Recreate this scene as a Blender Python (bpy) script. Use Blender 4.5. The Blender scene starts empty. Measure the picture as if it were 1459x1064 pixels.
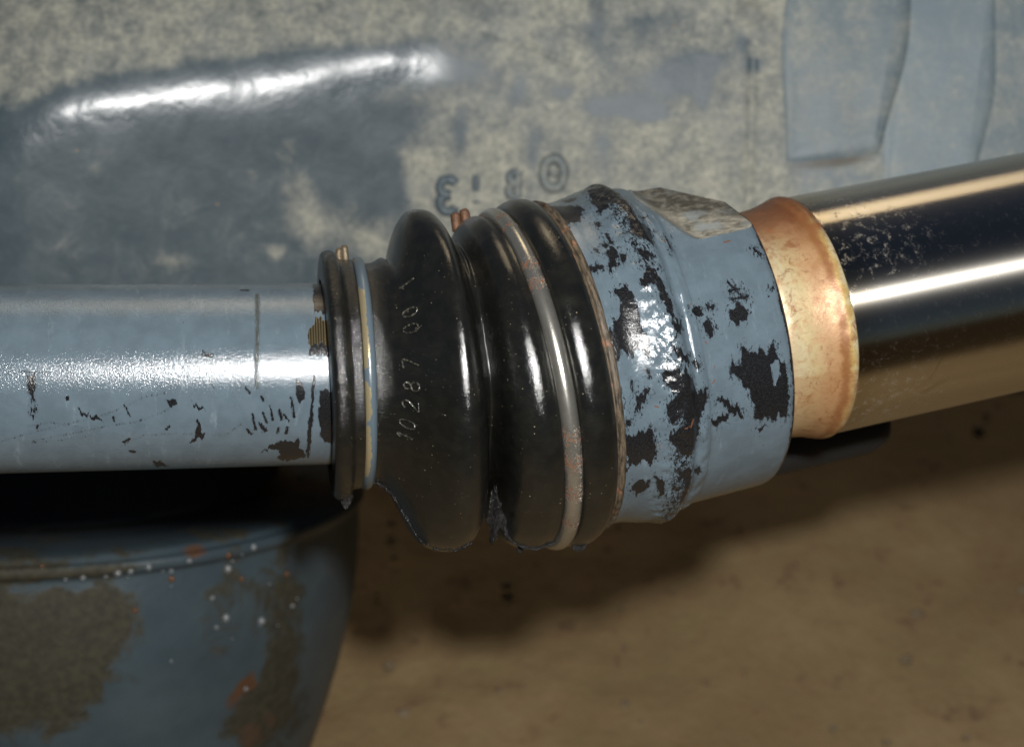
import bpy, bmesh, math
import numpy as np
from mathutils import Matrix, Vector

# ------------------------------------------------------------------ camera, light, exposure
SC = bpy.context.scene
COL = SC.collection
PITCH = math.radians(35)                      # the photographer looks down at the linkage
SUBJ = Vector((0, 0, 0.33))                   # the rubber boot hangs 33 cm above the ground
AX_X = Vector((1, 0, 0))
AX_U = Vector((0, math.sin(PITCH), math.cos(PITCH)))
AX_F = Vector((0, -math.cos(PITCH), math.sin(PITCH)))
ROT = Matrix((AX_X, AX_U, AX_F)).transposed().to_4x4()   # linkage frame -> world
MM = 0.001
cam = bpy.data.cameras.new('camera')
cam.lens = 61.7; cam.sensor_width = 36; cam.sensor_fit = 'HORIZONTAL'
cam.clip_start = 0.02; cam.clip_end = 500
cam.dof.use_dof = True; cam.dof.focus_distance = 0.462; cam.dof.aperture_fstop = 14
camo = bpy.data.objects.new('camera', cam); COL.objects.link(camo)
camo.matrix_world = Matrix.Translation(SUBJ + AX_F * 0.5) @ ROT
SC.camera = camo
SC.view_settings.view_transform = 'Standard'; SC.view_settings.look = 'None'
SC.view_settings.exposure = -2.2; SC.view_settings.gamma = 1
W = bpy.data.worlds.new('World'); SC.world = W; W.use_nodes = True
wn = W.node_tree; wn.nodes.clear()
sky = wn.nodes.new('ShaderNodeTexSky'); sky.sky_type = 'NISHITA'; sky.sun_disc = False
SUN_ELEV, SUN_AZ = math.radians(47), math.radians(0)
sky.sun_elevation = SUN_ELEV; sky.sun_rotation = SUN_AZ
bg = wn.nodes.new('ShaderNodeBackground'); bg.inputs['Strength'].default_value = 0.05
wo = wn.nodes.new('ShaderNodeOutputWorld')
wn.links.new(sky.outputs[0], bg.inputs[0]); wn.links.new(bg.outputs[0], wo.inputs[0])
sl = bpy.data.lights.new('sun', 'SUN'); sl.energy = 1.5; sl.angle = math.radians(17); sl.color = (1, .80, .52)
so = bpy.data.objects.new('sun', sl); COL.objects.link(so)
so.rotation_euler = Vector((math.sin(SUN_AZ) * math.cos(SUN_ELEV), math.cos(SUN_AZ) * math.cos(SUN_ELEV), math.sin(SUN_ELEV))).to_track_quat('Z', 'Y').to_euler()
# the camera's own flash: a small lamp beside and above the lens
fl = bpy.data.lights.new('camera_flash', 'SPOT'); fl.energy = 84; fl.shadow_soft_size = 0.013
fl.spot_size = math.radians(150); fl.spot_blend = 0.35; fl.color = (1, .985, .96)
fo = bpy.data.objects.new('camera_flash', fl); COL.objects.link(fo)
fo.matrix_world = Matrix.Translation(SUBJ + AX_X * 0.045 + AX_U * 0.066 + AX_F * 0.5) @ ROT @ Matrix.Rotation(math.radians(-6), 4, 'X') @ Matrix.Rotation(math.radians(4), 4, 'Y')

# ------------------------------------------------------------------ helpers
def hash3(i, j, k, seed):
    h = (i * 374761393 + j * 668265263 + k * 2147483647 + seed * 1274126177) & 0xffffffff
    h = ((h ^ (h >> 13)) * 1274126177) & 0xffffffff
    h = ((h ^ (h >> 16)) * 2246822519) & 0xffffffff
    return ((h ^ (h >> 15)) & 0xffffff) / float(0xffffff)

def vnoise(p, scale=1.0, seed=0):
    """value noise, -1..1; p is (...,3)"""
    p = np.asarray(p, float) * scale
    f = np.floor(p); t = p - f; t = t * t * (3 - 2 * t); f = f.astype(np.int64)
    out = 0
    for a in (0, 1):
        for b in (0, 1):
            for c in (0, 1):
                w = (t[..., 0] if a else 1 - t[..., 0]) * (t[..., 1] if b else 1 - t[..., 1]) * (t[..., 2] if c else 1 - t[..., 2])
                out = out + w * hash3(f[..., 0] + a, f[..., 1] + b, f[..., 2] + c, seed)
    return out * 2 - 1

def fbm(p, scale=1.0, seed=0, octv=4):
    s, a, out = scale, 1.0, 0
    for k in range(octv):
        out = out + a * vnoise(p, s, seed + k * 17); s *= 2.03; a *= .5
    return out / 1.9

def smooth(a, b, x):
    t = np.clip((x - a) / (b - a), 0, 1); return t * t * (3 - 2 * t)

def sd_poly(x, y, q):
    """signed distance to a polygon, negative inside"""
    q = np.array(q, float).reshape(-1, 2)
    d = np.full(x.shape, 1e9); ins = np.zeros(x.shape, bool); n = len(q)
    for i in range(n):
        ax, ay = q[i]; bx, by = q[(i + 1) % n]
        ex, ey = bx - ax, by - ay; px, py = x - ax, y - ay
        t = np.clip((px * ex + py * ey) / (ex * ex + ey * ey + 1e-9), 0, 1)
        d = np.minimum(d, (px - t * ex) ** 2 + (py - t * ey) ** 2)
        c = ((ay > y) != (by > y)) & (x < (bx - ax) * (y - ay) / ((by - ay) if abs(by - ay) > 1e-9 else 1e-9) + ax)
        ins ^= c
    d = np.sqrt(d); return np.where(ins, -d, d)

def sd_line(x, y, q, r):
    q = np.array(q, float).reshape(-1, 2); d = np.full(x.shape, 1e9)
    for i in range(len(q) - 1):
        ax, ay = q[i]; bx, by = q[i + 1]; ex, ey = bx - ax, by - ay; px, py = x - ax, y - ay
        t = np.clip((px * ex + py * ey) / (ex * ex + ey * ey + 1e-9), 0, 1)
        d = np.minimum(d, (px - t * ex) ** 2 + (py - t * ey) ** 2)
    return np.sqrt(d) - r

def marks(s, a, lst, soft=.5, grow=0.08):
    """0..1 field of wear marks on a surface with coordinates s (along the axis) and a (round it), in mm: 0.5 on each outline"""
    x, y = s.ravel(), a.ravel(); out = np.zeros(x.shape)
    for kind, w, rad, q in lst:
        qq = np.array(q).reshape(-1, 2); m = 3 + rad
        sel = (x > qq[:, 0].min() - m) & (x < qq[:, 0].max() + m) & (y > qq[:, 1].min() - m) & (y < qq[:, 1].max() + m)
        if not sel.any(): continue
        if kind == 'L': d = sd_line(x[sel], y[sel], q, rad)
        else:                                              # flaked outlines: ragged, with splinters along the sweep of the wear
            xs, ys = x[sel], y[sel]; p = np.stack([xs, ys, 0 * xs], -1); sz = min(1.0, .25 * min(np.ptp(qq[:, 0]), np.ptp(qq[:, 1])))
            d = sd_poly(xs + sz * .7 * fbm(p, .55, 5, 3), ys + sz * (1.3 * vnoise(p * np.array([1.6, .12, 1]), 1, 7) + .8 * fbm(p, .6, 9, 3)), q)
        v = np.clip(.5 - (d - grow) / (2 * soft), 0, 1)
        if kind == 'N': out[sel] = np.minimum(out[sel], 1 - v)
        else: out[sel] = np.maximum(out[sel], v * w if w < .5 else v * (.5 + w * .5))
    return out.reshape(s.shape)

def mesh_obj(name, V, F, mat, parent=None, attrs=None, smooth_on=True, vecs=None):
    me = bpy.data.meshes.new(name)
    me.from_pydata([], [], []) if False else None
    V = np.asarray(V, float).reshape(-1, 3) * MM; F = np.asarray(F, np.int32)
    k = F.shape[1]
    me.vertices.add(len(V)); me.vertices.foreach_set('co', V.ravel())
    me.loops.add(F.size); me.loops.foreach_set('vertex_index', F.ravel())
    me.polygons.add(len(F)); me.polygons.foreach_set('loop_start', np.arange(0, F.size, k, dtype=np.int32))
    me.polygons.foreach_set('use_smooth', np.full(len(F), smooth_on))
    me.update(calc_edges=True); me.validate()
    for n, v in (attrs or {}).items():
        me.attributes.new(n, 'FLOAT', 'POINT').data.foreach_set('value', np.asarray(v, np.float32).ravel())
    for n, v in (vecs or {}).items():
        me.attributes.new(n, 'FLOAT_VECTOR', 'POINT').data.foreach_set('vector', np.asarray(v, np.float32).ravel())
    if mat: me.materials.append(mat)
    o = bpy.data.objects.new(name, me); COL.objects.link(o)
    if parent is not None: o.parent = parent
    else: o.matrix_world = Matrix.Translation(SUBJ) @ ROT
    return o

def grid_faces(n, m, wrap=True, flip=False):
    i = np.arange(n - 1)[:, None]; j = np.arange(m if wrap else m - 1)[None, :]; j2 = (j + 1) % m
    f = np.stack([i * m + j + 0 * i, (i + 1) * m + j, (i + 1) * m + j2, i * m + j2 + 0 * i], -1).reshape(-1, 4)
    return f[:, ::-1] if flip else f

def thing(name, label, cat, at=(0, 0, 0), group=None):
    """an Empty at the thing's base; its parts keep the linkage frame's coordinates"""
    o = bpy.data.objects.new(name, None); COL.objects.link(o)
    o.empty_display_size = .01
    o.matrix_world = Matrix.Translation(SUBJ) @ ROT
    o['label'] = label; o['category'] = cat
    if group: o['group'] = group
    return o

def frame(d):
    d = np.asarray(d, float); d = d / np.linalg.norm(d)
    f = np.array([0, 0, 1.]) - d * d[2]; f /= np.linalg.norm(f)
    return d, f, np.cross(f, d)

def dirv(th, t):
    th, t = np.radians(th), np.radians(t)
    return np.stack([np.cos(th) * np.cos(t), np.sin(th) * np.cos(t), -np.sin(t)], -1)

def resample(pts, step):
    """a profile polyline -> smooth dense one (Catmull-Rom), rows of any width"""
    p = np.array(pts, float); q = np.vstack([2 * p[0] - p[1], p, 2 * p[-1] - p[-2]]); out = []
    for i in range(1, len(q) - 2):
        a, b, c, d = q[i - 1], q[i], q[i + 1], q[i + 2]
        n = max(1, int(np.ceil(np.linalg.norm((c - b)[:2]) / step)))
        for t in np.arange(n) / n:
            out.append(.5 * (2 * b + (c - a) * t + (2 * a - 5 * b + 4 * c - d) * t * t + (3 * b - a - 3 * c + d) * t ** 3))
    out.append(q[-2]); return np.array(out)

def tube(pts, rad, nseg=10, closed=False, cap=True):
    """verts, quads of a round bar along pts; rad a number or one per point"""
    p = np.asarray(pts, float); n = len(p); rad = np.broadcast_to(np.asarray(rad, float), (n,))
    tg = np.roll(p, -1, 0) - np.roll(p, 1, 0) if closed else np.gradient(p, axis=0)
    tg /= np.linalg.norm(tg, axis=1)[:, None] + 1e-12
    up = np.array([0, 0, 1.]) if abs(tg[0][2]) < .8 else np.array([0, 1., 0])
    V = []; nrm = np.cross(tg[0], up); nrm /= np.linalg.norm(nrm)
    for i in range(n):
        nrm = nrm - tg[i] * (nrm @ tg[i]); nrm /= np.linalg.norm(nrm); b = np.cross(tg[i], nrm)
        a = np.arange(nseg) * 2 * np.pi / nseg
        V.append(p[i] + rad[i] * (np.cos(a)[:, None] * nrm + np.sin(a)[:, None] * b))
    V = np.array(V)
    if cap and not closed:
        V = np.concatenate([np.repeat(p[:1][:, None], nseg, 1), V, np.repeat(p[-1:][:, None], nseg, 1)]); n += 2
    F = grid_faces(n, nseg)
    if closed:
        j = np.arange(nseg); j2 = (j + 1) % nseg
        F = np.vstack([F, np.stack([(n - 1) * nseg + j, j, j2, (n - 1) * nseg + j2], -1)])
    return V.reshape(-1, 3), F

def join(parts):
    V, F, k = [], [], 0
    for v, f in parts:
        V.append(v); F.append(np.asarray(f) + k); k += len(v)
    return np.vstack(V), np.vstack(F)

# ------------------------------------------------------------------ materials
class Mat:
    def __init__(self, name):
        self.m = bpy.data.materials.new(name); self.m.use_nodes = True
        self.t = self.m.node_tree; self.t.nodes.clear()
        self.b = self.n('BsdfPrincipled'); o = self.n('OutputMaterial'); self.t.links.new(self.b.outputs[0], o.inputs[0])
    def put(self, sock, v):
        if isinstance(v, bpy.types.NodeSocket): self.t.links.new(v, sock)
        elif isinstance(v, tuple) and len(v) == 3 and sock.type == 'RGBA': sock.default_value = (*v, 1)
        else: sock.default_value = v
    def n(self, typ, ins=None, **kw):
        n = self.t.nodes.new('ShaderNode' + typ)
        for k, v in kw.items(): setattr(n, k, v)
        for k, v in (ins or {}).items(): self.put(n.inputs[k], v)
        return n
    def set(self, **kw):
        for k, v in kw.items(): self.put(self.b.inputs[k.replace('_', ' ')], v)
    def attr(self, name, out='Fac'): return self.n('Attribute', attribute_name=name).outputs[out]
    def obj(self, scale=None):
        c = self.n('TexCoord').outputs['Object']
        return c if scale is None else self.n('Mapping', {0: c, 'Scale': scale}).outputs[0]
    def noise(self, vec, scale, detail=4, rough=.6, dist=0.0):
        return self.n('TexNoise', {'Vector': vec, 'Scale': scale, 'Detail': detail, 'Roughness': rough, 'Distortion': dist}).outputs['Fac']
    def voro(self, vec, scale, feature='F1'):
        return self.n('TexVoronoi', {'Vector': vec, 'Scale': scale}, feature=feature).outputs['Distance']
    def math(self, op, a, b=0.0, c=0.0, clamp=False):
        return self.n('Math', {0: a, 1: b, 2: c}, operation=op, use_clamp=clamp).outputs[0]
    def ramp(self, f, lo, hi, a=0.0, b=1.0):
        return self.n('MapRange', {0: f, 1: lo, 2: hi, 3: a, 4: b}, interpolation_type='SMOOTHSTEP').outputs[0]
    def mix(self, f, a, b, mode='MIX'):
        n = self.n('Mix', data_type='RGBA', blend_type=mode); self.put(n.inputs[0], f); self.put(n.inputs[6], a); self.put(n.inputs[7], b)
        return n.outputs[2]
    def mixf(self, f, a, b):
        n = self.n('Mix', data_type='FLOAT'); self.put(n.inputs[0], f); self.put(n.inputs[2], a); self.put(n.inputs[3], b)
        return n.outputs[0]
    def bump(self, h, strength=.3, dist=.001, normal=None):
        ins = {'Height': h, 'Strength': strength, 'Distance': dist}
        if normal is not None: ins['Normal'] = normal
        return self.n('Bump', ins).outputs[0]
BLUE = (.080, .108, .129)
def blue_paint(name, speck=1.0):
    m = Mat(name); sw = m.attr('sw', 'Vector'); ob = m.obj()
    # worn-through places: the marks carried by the mesh, ragged along their outline
    streak = m.n('Mapping', {0: sw, 'Scale': (2.0, .5, 1)}).outputs[0]
    n1 = m.noise(streak, 1.1, 5, .68, .6); n2 = m.noise(sw, .16, 3); n3 = m.noise(sw, 2.4, 3, .6)
    chip = m.attr('chip'); near = m.ramp(chip, .0, .2)
    c0 = m.math('ADD', chip, m.math('MULTIPLY', m.math('MULTIPLY_ADD', n1, 1.9, -.95), near))
    smear = m.math('MULTIPLY', m.ramp(c0, .1, .5), m.ramp(n3, .4, .7, .1, .6))
    halo = m.attr('halo'); bits = m.noise(m.n('Mapping', {0: sw, 'Scale': (1.0, .45, 1)}).outputs[0], 1.5, 5, .75, .8)
    c0 = m.math('MAXIMUM', c0, m.math('MULTIPLY', m.ramp(m.math('MULTIPLY_ADD', halo, .30, bits), .70, .80), .95))
    c = m.ramp(c0, .46, .54)
    tiny = m.ramp(m.math('ADD', m.noise(sw, .9, 4, .7), m.math('MULTIPLY', n2, .35)), .93, .96)
    c = m.math('MAXIMUM', c, m.math('MULTIPLY', tiny, speck))
    groove = m.math('MULTIPLY', m.attr('groove'), m.ramp(n1, .3, .6, .35, 1)); bare = m.ramp(m.math('ADD', m.attr('bare'), m.math('MULTIPLY_ADD', n1, .9, -.45)), .45, .55)
    rust = m.ramp(m.math('MULTIPLY', m.attr('rust'), m.math('MULTIPLY_ADD', n3, 1.6, .1)), .45, .6)
    base = m.mix(m.ramp(n2, .3, .7), BLUE, tuple(x * 1.2 for x in BLUE))
    base = m.mix(m.ramp(m.noise(m.n('Mapping', {0: sw, 'Scale': (.5, .12, 1)}).outputs[0], .9, 5, .7), .55, .85, 0, .35), base, (.30, .36, .39))
    base = m.mix(m.ramp(m.noise(sw, .5, 5, .75), .62, .8, 0, .3), base, (.10, .10, .085))
    black = m.mix(m.ramp(n3, .35, .75), (.006, .006, .0065), (.018, .019, .021))
    col = m.mix(c, m.mix(smear, base, (.02, .022, .026)), black)
    col = m.mix(groove, col, (.045, .045, .032))
    fine = m.math('SINE', m.math('MULTIPLY', m.n('SeparateXYZ', {0: sw}).outputs[0], 9.0))
    col = m.mix(bare, col, m.mix(m.ramp(fine, -.6, .8), (.10, .075, .03), (.34, .28, .17)))
    col = m.mix(rust, col, m.mix(n3, (.08, .032, .015), (.17, .085, .048)))
    h = m.math('ADD', m.math('MULTIPLY', c, -.10), m.math('MULTIPLY', n3, .05))
    h = m.math('ADD', h, m.math('MULTIPLY', m.noise(sw, 1.15, 3, .7), .07))
    h = m.math('ADD', h, m.math('MULTIPLY', m.noise(sw, 3.6, 2, .6), .035))
    h = m.math('ADD', h, m.math('MULTIPLY', groove, -.12))
    m.set(Base_Color=col, Roughness=m.mixf(c, m.ramp(n1, .3, .8, .10, .2), .17), Metallic=m.math('MULTIPLY', bare, .8),
          Specular_IOR_Level=.5, Normal=m.bump(h, 1.0, .001))
    return m.m

def rubber(name='black_rubber', worn=0):
    m = Mat(name); sw = m.attr('sw', 'Vector')
    n2 = m.noise(sw, .22, 4, .6); f = m.noise(sw, 2.6, 3, .65)
    v = m.n('TexVoronoi', {'Vector': sw, 'Scale': .75, 'Randomness': 1.0}, feature='F1')
    size = m.math('MULTIPLY', m.n('SeparateColor', {0: v.outputs['Color']}).outputs[0], .19)
    speck = m.math('MULTIPLY', m.ramp(m.math('SUBTRACT', size, v.outputs['Distance']), .02, .07), m.ramp(m.noise(sw, .12, 2), .4, .6))
    col = m.mix(m.ramp(n2, .35, .75), (.0062, .0066, .0060), (.0105, .0102, .0085)) if not worn else m.mix(m.ramp(m.noise(sw, 1.3, 4, .7), .45, .72), (.012, .012, .011), (.13, .125, .095))
    col = m.mix(m.math('MULTIPLY', speck, .6), col, (.30, .25, .16))
    h = m.math('ADD', m.math('MULTIPLY', f, .05), m.math('MULTIPLY', speck, .06))
    wet = m.attr('wet')
    h = m.math('ADD', h, m.math('MULTIPLY', m.math('MULTIPLY', m.noise(sw, 1.7, 3, .7), wet), .22))
    m.set(Base_Color=col, Roughness=m.math('ADD', m.ramp(n2, .3, .8, .17, .26), m.math('MULTIPLY', wet, -.1)),
          Specular_IOR_Level=.7, Normal=m.bump(h, 1.0, .001))
    return m.m

def wire(name, painted):
    m = Mat(name); sw = m.attr('sw', 'Vector'); n = m.noise(sw, .5, 5, .7); f = m.noise(sw, 2.2, 3)
    st = m.noise(m.n('Mapping', {0: sw, 'Scale': (3, .12, 1)}).outputs[0], 1.0, 3)
    steel = m.mix(st, (.50, .49, .46), (.72, .71, .68))
    rustm = m.ramp(m.math('ADD', m.attr('rust'), m.math('MULTIPLY_ADD', m.noise(sw, .9, 5, .75), 1.5, -.75)), .60, .68)
    rust = m.mix(f, (.10, .035, .012), (.20, .08, .03))
    if painted:
        worn = m.ramp(m.math('ADD', m.attr('worn'), m.math('MULTIPLY_ADD', n, 1.0, -.5)), .45, .55)
        col = m.mix(worn, tuple(x * .95 for x in BLUE), m.mix(f, (.32, .25, .11), (.50, .44, .30)))
        met = m.math('MULTIPLY', worn, .6)
    else:
        col = m.mix(1.0, steel, m.mix(m.noise(sw, .35, 5, .7), (.50, .48, .43), (.85, .84, .80)), 'MULTIPLY'); met = m.math('MULTIPLY_ADD', rustm, -.85, .85)
    col = m.mix(rustm, col, rust)
    m.set(Base_Color=col, Metallic=met, Roughness=m.mixf(rustm, .26, .75), Normal=m.bump(m.math('ADD', m.math('MULTIPLY', f, .05), m.math('MULTIPLY', rustm, .08)), 1, .001))
    return m.m

def chrome():
    m = Mat('scuffed_chrome'); sw = m.attr('sw', 'Vector')
    lathe = m.noise(m.n('Mapping', {0: sw, 'Scale': (5, .05, 1)}).outputs[0], 1.0, 4, .7)
    dirt = m.noise(sw, .33, 6, .72, .4); spot = m.noise(sw, 1.3, 4, .7)
    d = m.math('MULTIPLY', m.ramp(dirt, .50, .72), m.ramp(spot, .4, .7))
    d = m.math('MULTIPLY', d, m.attr('dirt'))
    scr = m.ramp(m.math('ADD', m.attr('scratch'), m.math('MULTIPLY_ADD', spot, .8, -.4)), .4, .7)
    col = m.mix(d, (.63, .59, .52), (.30, .26, .19)); col = m.mix(scr, col, (.62, .58, .5))
    tint = m.ramp(m.n('SeparateXYZ', {0: sw}).outputs[0], 76, 90, 1, 0)
    col = m.mix(m.math('MULTIPLY', tint, .5), col, (.42, .34, .22))
    rough = m.math('ADD', m.math('ADD', .25, m.math('MULTIPLY', d, .35)), m.math('MULTIPLY', scr, .2))
    h = m.math('ADD', m.math('MULTIPLY', lathe, .006), m.math('MULTIPLY', d, .03))
    m.set(Base_Color=col, Metallic=m.math('MULTIPLY_ADD', d, -.6, 1.0), Roughness=rough, Anisotropic=1.0, Tangent=m.n('VectorTransform', {0: m.attr('axis', 'Vector')}, vector_type='VECTOR', convert_from='OBJECT', convert_to='WORLD').outputs[0], Normal=m.bump(h, 1, .001))
    return m.m

def weld_tint():
    m = Mat('heat_tinted_steel'); sw = m.attr('sw', 'Vector')
    s = m.math('ADD', m.n('SeparateXYZ', {0: sw}).outputs[0], m.math('MULTIPLY_ADD', m.noise(sw, .16, 4, .6), 9, -4.5))
    arc = m.n('SeparateXYZ', {0: sw}).outputs[1]
    r = m.n('ValToRGB', {0: m.n('MapRange', {0: s, 1: 54, 2: 78}).outputs[0]})
    cr = r.color_ramp; cr.elements[0].position = 0; cr.elements[0].color = (.26, .15, .07, 1)
    cr.elements[1].position = 1; cr.elements[1].color = (.75, .66, .5, 1)
    for p, c in ((.10, (.55, .42, .27)), (.25, (.64, .55, .37)), (.42, (.60, .48, .28)), (.58, (.55, .35, .20)), (.72, (.50, .29, .15)), (.82, (.40, .21, .08)), (.90, (.58, .42, .17)), (.95, (.66, .58, .38))):
        e = cr.elements.new(p); e.color = (*c, 1)
    n = m.noise(sw, .28, 5, .7, .5)
    col = m.mix(m.ramp(n, .48, .72, 0, .75), r.outputs[0], (.43, .22, .10))
    col = m.mix(m.ramp(m.math('ADD', arc, m.math('MULTIPLY', n, 8)), 20, 40, 0, .92), col, (.17, .05, .015))   # browner where the torch stood, on top
    col = m.mix(m.ramp(m.math('ADD', arc, m.math('MULTIPLY', n, 5)), -17, -15.5, .5, 0), col, (.42, .22, .10)) # second weld pass below
    v = m.n('TexVoronoi', {'Vector': sw, 'Scale': .11, 'Randomness': 1.0}, feature='F1')
    col = m.mix(m.ramp(v.outputs['Distance'], .05, .28, .6, 0), col, (.30, .09, .03))
    col = m.mix(m.ramp(m.noise(sw, .9, 5, .7), .5, .75, 0, .45), col, (.30, .17, .09))
    col = m.mix(1.0, col, (.78, .77, .70), 'MULTIPLY')
    blot = m.math('MULTIPLY', m.ramp(m.noise(sw, .17, 6, .8, 1.2), .52, .62), m.ramp(m.noise(sw, .7, 4, .7), .3, .6, .4, 1))
    col = m.mix(m.math('MULTIPLY', blot, .75), col, (.20, .075, .028))
    rim = m.math('ADD', m.n('SeparateXYZ', {0: sw}).outputs[0], m.math('MULTIPLY_ADD', m.noise(sw, .2, 4, .7), 5, -2.5))
    col = m.mix(m.math('MULTIPLY', m.ramp(rim, 71.5, 73, 0, 1), m.ramp(rim, 75, 73.6, 0, .7)), col, (.22, .085, .03))
    rag = m.ramp(m.math('ADD', m.n('SeparateXYZ', {0: sw}).outputs[0], m.math('MULTIPLY_ADD', n, 6, -3)), 56.5, 53, 0, .8)
    col = m.mix(rag, col, (.05, .025, .012))
    f = m.noise(sw, 1.6, 4)
    m.set(Base_Color=col, Metallic=.2, Roughness=m.ramp(n, .3, .7, .36, .5), Normal=m.bump(m.math('ADD', m.math('MULTIPLY', f, .06), m.math('MULTIPLY', n, .10)), .7, .001))
    return m.m

def plain(name, col, rough=.5, metal=0.0, var=.35, bump=.05, scale=900):
    m = Mat(name); ob = m.obj(); n = m.noise(ob, scale * .25, 5, .65)
    c = m.mix(n, tuple(x * (1 - var) for x in col), tuple(x * (1 + var) for x in col))
    m.set(Base_Color=c, Roughness=rough, Metallic=metal, Normal=m.bump(m.noise(ob, scale, 3), bump * 4, .0002))
    return m.m

def cracked_rim():
    m = Mat('brown_cracked_paint_rim'); sw = m.attr('sw', 'Vector')
    n = m.noise(m.n('Mapping', {0: sw, 'Scale': (2.2, .28, 1)}).outputs[0], .8, 5, .7); f = m.noise(sw, 2.0, 4)
    col = m.mix(m.ramp(n, .35, .6), (.022, .017, .011), (.115, .088, .058))
    col = m.mix(m.ramp(m.noise(sw, .16, 3), .58, .68), col, m.mix(f, (.20, .08, .04), (.27, .14, .08)))
    col = m.mix(m.ramp(n, .62, .70), col, (.012, .010, .009))
    m.set(Base_Color=col, Roughness=.5, Normal=m.bump(m.math('ADD', m.math('MULTIPLY', n, .35), m.math('MULTIPLY', f, .1)), .8, .001))
    return m.m

def ground_steel():
    m = Mat('milled_dusty_steel'); ob = m.obj()
    n = m.noise(ob, 260, 6, .72, .6); st = m.noise(m.n('Mapping', {0: ob, 'Scale': (.5, 1.6, 1)}).outputs[0], 420, 4, .7)
    col = m.mix(m.ramp(m.math('ADD', m.math('MULTIPLY', n, .6), m.math('MULTIPLY', st, .4)), .36, .64), (.12, .112, .088), (.46, .435, .36))
    col = m.mix(m.ramp(m.noise(ob, 110, 3), .5, .65, 0, .7), col, (.30, .35, .37))
    col = m.mix(m.math('MULTIPLY', m.attr('upper_shade'), m.ramp(n, .35, .6, .95, .55)), col, (.035, .032, .026))  # upper part of the flat coloured darker, as if less flash reached it
    m.set(Base_Color=col, Roughness=.5, Metallic=.25, Normal=m.bump(m.math('ADD', m.math('MULTIPLY', st, .2), m.math('MULTIPLY', n, .2)), .8, .001))
    return m.m

def cast_paint():
    m = Mat('dusty_painted_casting'); ob = m.obj()
    big = m.noise(ob, 22, 5, .62, .35); mid = m.noise(ob, 75, 6, .7, .5); fine = m.noise(ob, 420, 4, .7)
    drip = m.noise(m.n('Mapping', {0: ob, 'Scale': (1.0, .35, 1)}).outputs[0], 55, 5, .65, .4)
    d = m.math('ADD', m.attr('dust'), m.math('MULTIPLY_ADD', big, .9, -.45))
    d = m.math('ADD', d, m.math('MULTIPLY_ADD', mid, 1.3, -.65)); d = m.math('ADD', d, m.math('MULTIPLY_ADD', drip, .9, -.45))
    d = m.math('ADD', d, m.math('MULTIPLY_ADD', fine, .32, -.16))
    k = m.ramp(d, .0, 1.05)
    paint = m.mix(m.ramp(mid, .3, .7), (.046, .068, .082), (.075, .100, .115))
    paint = m.mix(m.attr('wash'), paint, (.17, .22, .25))
    dust = m.mix(m.ramp(fine, .3, .7), (.265, .265, .225), (.42, .41, .335))
    dust = m.mix(m.ramp(m.noise(ob, 60, 3), .45, .7, 0, .6), dust, (.24, .25, .235))
    col = m.mix(m.math('MULTIPLY', k, m.ramp(m.noise(ob, 140, 5, .75), .35, .6, .55, .95)), paint, dust)
    col = m.mix(m.ramp(m.noise(ob, 130, 3), .73, .77, 0, .7), col, (.38, .24, .10))
    col = m.mix(m.attr('painted_shade'), col, (.075, .06, .04))
    h = m.math('ADD', m.math('MULTIPLY', mid, .5), m.math('MULTIPLY', fine, .25)); h = m.math('ADD', h, m.math('MULTIPLY', k, .12))
    m.set(Base_Color=col, Roughness=m.mixf(k, m.mixf(m.attr('gloss'), .5, .24), .68), Specular_IOR_Level=m.mixf(k, .5, .25), Normal=m.bump(h, .42, .001))
    return m.m

def drum_paint():
    m = Mat('grimy_drum_paint'); ob = m.obj()
    mid = m.noise(ob, 60, 6, .72, .6); fine = m.noise(ob, 300, 4, .7)
    d = m.math('ADD', m.attr('dust'), m.math('MULTIPLY_ADD', mid, 1.5, -.75)); k = m.ramp(d, .36, .68)
    paint = m.mix(m.ramp(m.noise(ob, 25, 3), .3, .7), (.034, .052, .064), (.048, .070, .082))
    olive = m.mix(m.ramp(fine, .3, .7), (.019, .018, .009), (.042, .037, .022))
    col = m.mix(k, paint, olive)
    r = m.ramp(m.math('ADD', m.attr('rust'), m.math('MULTIPLY_ADD', mid, .8, -.4)), .4, .6)
    col = m.mix(m.attr('painted_shade'), col, (.006, .005, .004))
    col = m.mix(r, col, m.mix(fine, (.05, .022, .012), (.11, .055, .028)))
    m.set(Base_Color=col, Roughness=m.mixf(k, .42, .75), Normal=m.bump(m.math('ADD', m.math('MULTIPLY', mid, .5), m.math('MULTIPLY', fine, .3)), .6, .001))
    return m.m

def soil():
    m = Mat('dry_brown_soil'); ob = m.obj()
    a = m.noise(ob, 9, 6, .65, .3); b = m.noise(ob, 45, 5, .7); f = m.noise(ob, 220, 3)
    col = m.mix(m.ramp(a, .3, .7), (.20, .143, .072), (.28, .207, .108))
    col = m.mix(m.ramp(b, .35, .75, 0, .7), col, (.235, .148, .078)); col = m.mix(m.ramp(b, .58, .70, 0, .75), col, (.10, .065, .04))
    m.set(Base_Color=col, Roughness=.9, Specular_IOR_Level=.2, Normal=m.bump(m.math('ADD', b, m.math('MULTIPLY', f, .4)), .6, .004))
    return m.m

def droplet():
    m = Mat('clear_water'); m.set(Base_Color=(.75, .78, .8), Roughness=.36, IOR=1.7, Transmission_Weight=.85); return m.m

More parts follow.
